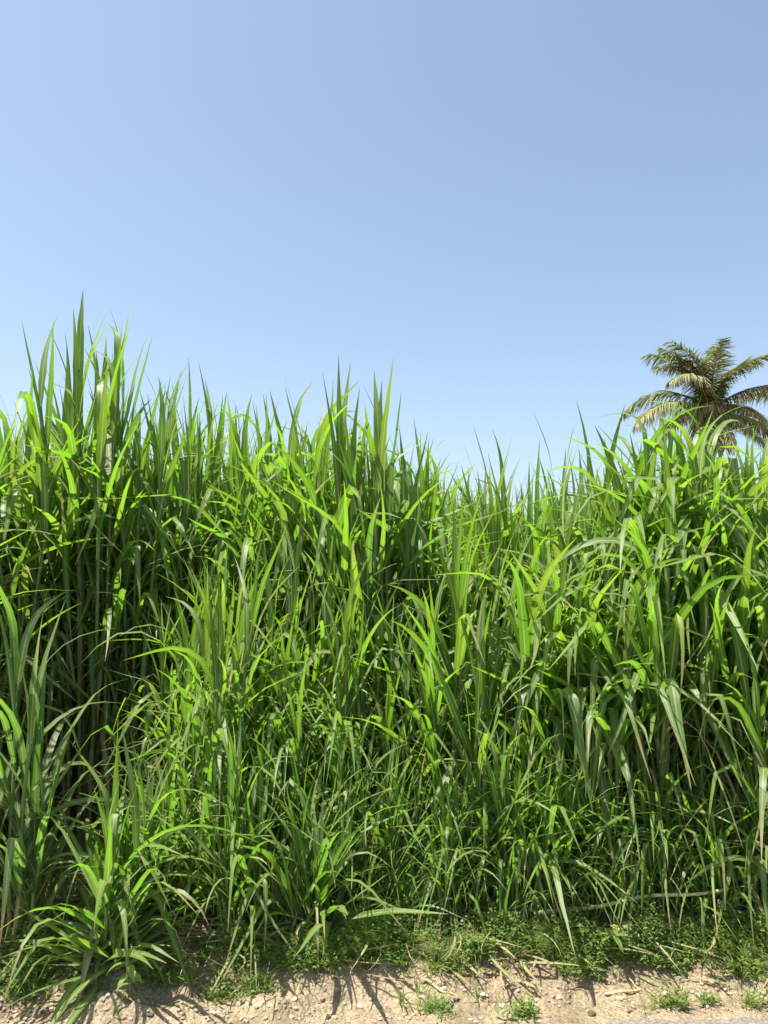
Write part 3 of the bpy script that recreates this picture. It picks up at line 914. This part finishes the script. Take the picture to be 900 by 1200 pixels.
broad_weed(717, 1128, 0.11, 'bright five-leaved weed with yellow buds below the fallen cane',
           [(1, 178, 80, 110, .078, .022), (1, 205, 95, 125, .07, .024), (1, 285, 100, 135, .085, .024), (.98, -8, 80, 105, .078, .024), (.95, 60, 60, 80, .06, .03),
            (.9, 120, 60, 85, .06, .028), (.8, 30, 55, 85, .055, .024)], [(.012, .025), (.028, .014)])
broad_weed(150, 1170, 0.16, 'leafy weed with pale yellow buds under the sprawling clump',
           [(1, 150, 65, 110, .08, .022), (.95, 20, 70, 115, .08, .022), (.85, 200, 80, 150, .10, .026), (.8, 300, 85, 140, .085, .026), (.6, 330, 80, 130, .07, .024),
            (.6, 240, 95, 140, .07, .026), (.4, 20, 85, 130, .06, .022), (.35, 200, 85, 130, .055, .02)], [(.008, .018), (.024, .012), (-.012, .012)])

TUFTS = [(40, 1172, 'single bent grass shoot on the soil at lower left', 4, .18), (132, 1192, 'thin young shoot below the sprawling clump', 4, .09),
         (470, 1178, 'small green tuft on the gravel under the weed patch', 9, .08), (560, 1172, 'tiny tuft beside the cream stone', 8, .06),
         (828, 1180, 'low bright tuft on the gravel near the asphalt at right', 14, .06), (615, 1192, 'flat grass tuft on the asphalt edge left of the largest dark stone', 12, .05),
         (880, 1176, 'thin tuft on the gravel at the lower right corner', 9, .07), (235, 1130, 'lone upright shoot on bare soil right of the sprawling clump', 6, .16),
         (255, 1148, 'small grass tuft on the bare soil right of the sprawling clump, below the lone shoot', 7, .10), (765, 1136, 'bright green tuft right of the five-leaved weed', 12, .10)]
for px, py, lab, n, h in TUFTS:
    X, Y, Z = ground_px(px, py)
    rows = [(h * U_(0.7, 1.15), U_(0.005, 0.008), U_(0, 6.28), U_(0.1, 0.8), U_(0.7, 2.0), .55, .4, N_(.4), N_(.5), N_(.4), .03, U_(0, 6), np.array([N_(.005), N_(.005), 0])) for _ in range(n)]
    V, Q, UV = blades(P_from(rows), 9)
    obj("grass_tuft", make_mesh("grass_tuft", V, Q, UV, [M_YOUNG]), None, (X, Y, Z - 0.003), label=lab, category='grass tuft', group='small grass tufts on the bare soil')


# ------------------------------------------------------------------ palms
def frond(az, t0, t1, L, root, mat, o=(0, 0, 0)):
    P = P_from([(L, 0, R(az), R(t0), R(t1), .55, .55, 0, 0, N_(.15), 0, 0, np.zeros(3))])
    K = 40
    s, C, T, A = centre_lines(P, K)
    C, T = C[0], T[0]
    V1, Q1, U1 = tubes(C[None], (0.045 * (1 - 0.9 * s)))
    rows = []
    for k in range(8, K * 3):
        f = k / (K * 3 - 1)
        c = np.array([np.interp(f, s[0], C[:, j]) for j in range(3)]); t = np.array([np.interp(f, s[0], T[:, j]) for j in range(3)]); t /= np.linalg.norm(t)
        side = np.cross(t, [0, 0, 1.]); side /= max(np.linalg.norm(side), 1e-6)
        for sg in (-1, 1):
            d = t * U_(0.45, 0.8) + side * sg * (1.0 - 0.5 * f) + np.array([0, 0, U_(-.35, 0.15)])
            d /= np.linalg.norm(d)
            ll = (0.95 * math.sin(math.pi * (0.18 + 0.72 * f)) ** 0.7) * U_(0.75, 1.1) * L / 3.3
            th = math.acos(d[2])
            rows.append((ll, 0.05, math.atan2(d[1], d[0]), th, min(3.05, th + (U_(0.7, 1.6) if mat is M_PALM_DRY else U_(0.2, 1.1))), .4, .45, N_(.5), N_(.5), N_(.15), 0, 0, c))
    V2, Q2, U2 = blades(P_from(rows), 6, fold=0.3, prof='palm')
    me = make_mesh("frond", np.concatenate([V1, V2]), np.concatenate([Q1, Q2 + len(V1)]), np.concatenate([U1, U2]), [M_RACHIS, mat],
                   np.concatenate([np.zeros(len(Q1)), np.ones(len(Q2))]))
    return obj("frond", me, root, o)


def palm(px, py, Y, label, fronds, scale=1.0):
    z = z_at(py, Y); x = (px - 450) / F * (Y * CP + (z - EYE) * SP)
    zb = float(gz(x, Y))
    root = obj("coconut_palm", None, None, (x, Y, zb), label=label, category='palm tree', group='coconut palms beyond the field')
    H = z - zb
    s = np.linspace(0, 1, 60)
    C = np.stack([-0.5 * (1 - s) ** 2 * 1.0, 0.2 * np.sin(s * 2), H * s], -1); C[:, :2] -= C[-1, :2]
    rad = 0.15 * (1.15 - 0.35 * s) * (1 + 0.05 * (np.arange(60) % 2)) + 0.10 * np.exp(-s * 30)
    V, Q, UV = tubes(C[None], rad[None], 12)
    tr = obj("trunk", make_mesh("trunk", V, Q, UV, [M_TRUNK]), root)
    for az, t0, t1, L, dry in fronds:
        az, t0, t1 = az + N_(9), t0 + N_(5) if t0 > 20 else t0, t1 + N_(9)
        f = frond(az, t0, t1, L * scale * 1.16, root, M_PALM_DRY if dry else M_PALM, (N_(.03), N_(.03), H + N_(0.05)))
        if dry:
            f['label'] = 'dusty brown drooping frond'
    v0, f0 = ico(2)
    for k in range(7):
        a = U_(0, 6.28)
        obj("coconut", tri_mesh("coconut", v0 * np.array([.11, .11, .14]), f0, [M_NUT]), root, (0.24 * math.cos(a), 0.24 * math.sin(a), H - U_(.15, .5)))
    for (az, L) in ((230, .95), (262, 1.0), (300, .8)):
        rows = [(L * U_(.6, 1), .03, R(az) + N_(.3), R(60) + N_(.2), 2.9, .35, .35, N_(.5), 0, 0, .05, U_(0, 6), rng.normal(0, .04, 3)) for _ in range(26)]
        V, Q, UV = blades(P_from(rows), 8, prof='palm')
        obj("flower_stalk", make_mesh("flower_stalk", V, Q, UV, [M_FLOWER]), root, (0.1 * math.cos(R(az)), 0.1 * math.sin(R(az)), H + .12))


FR = [(160, 6, 55, 3.0, 0), (255, 14, 66, 2.8, 0), (320, 20, 74, 2.8, 0), (45, 5, 52, 2.9, 0), (185, 14, 88, 3.3, 0), (225, 8, 72, 3.0, 0), (110, 8, 80, 3.0, 0), (15, 18, 82, 3.0, 0), (-95, 128, 172, 2.3, 1), (-120, 118, 168, 2.5, 1), (-12, 44, 92, 2.8, 1), (4, 74, 112, 3.5, 1),
      (165, 46, 138, 3.4, 0), (188, 80, 125, 3.5, 1), (212, 100, 140, 3.1, 1), (-38, 112, 160, 2.7, 1), (232, 36, 118, 3.0, 1), (-75, 120, 170, 2.2, 1),
      (60, 34, 105, 2.9, 0), (130, 55, 120, 3.0, 0), (-18, 92, 130, 3.2, 0), (80, 85, 130, 2.9, 0), (28, 88, 128, 3.3, 0)]
palm(832, 480, 30, 'coconut palm whose whole crown rises above the grass at right', FR, 0.95)
FR2 = [(a + 35, b, c, l, d) for a, b, c, l, d in FR[:14]] + [(178, 70, 118, 3.4, 0)]
palm(972, 470, 34, 'coconut palm mostly beyond the right picture edge, only a frond tip showing', FR2, 0.95)

# ------------------------------------------------------------------ light
SUN_EL, SUN_AZ = R(69), R(190)               # azimuth counter-clockwise from +X: high on the left, a little to the front
sd = np.array([math.cos(SUN_EL) * math.cos(SUN_AZ), math.cos(SUN_EL) * math.sin(SUN_AZ), math.sin(SUN_EL)])
sun_d = bpy.data.lights.new("sun", 'SUN')
sun_d.energy = 5.0
sun_d.angle = R(0.53)
sun_d.color = (1.0, 0.955, 0.87)
sun = bpy.data.objects.new("sun", sun_d)
from mathutils import Vector
sun.rotation_euler = Vector(sd).to_track_quat('Z', 'Y').to_euler()
sun.location = (0, 0, 20)
COL.objects.link(sun)

w = bpy.data.worlds.new("World")
scene.world = w
w.use_nodes = True
nt = w.node_tree
nt.nodes.clear()
sky = nt.nodes.new('ShaderNodeTexSky')
sky.sky_type = 'NISHITA'
sky.sun_disc = False
sky.sun_elevation = SUN_EL
sky.sun_rotation = R(90) - SUN_AZ
sky.air_density = 1.0
sky.dust_density = 1.8
sky.ozone_density = 2.5
bg = nt.nodes.new('ShaderNodeBackground')
bg.inputs[1].default_value = 0.106
wo = nt.nodes.new('ShaderNodeOutputWorld')
hs = nt.nodes.new('ShaderNodeHueSaturation')       # hazy dry-season air: a paler, slightly greener blue
hs.inputs['Hue'].default_value = 0.494
hs.inputs['Saturation'].default_value = 0.86
nt.links.new(sky.outputs[0], hs.inputs['Color'])
nt.links.new(hs.outputs[0], bg.inputs[0])
nt.links.new(bg.outputs[0], wo.inputs[0])

vs = scene.view_settings
vs.view_transform = 'Standard'
vs.look = 'None'
vs.exposure = 1.07
vs.gamma = 1.0
vs.use_curve_mapping = False
scene.cycles.max_bounces = 8
scene.cycles.transmission_bounces = 6
scene.cycles.diffuse_bounces = 4
scene.cycles.glossy_bounces = 3
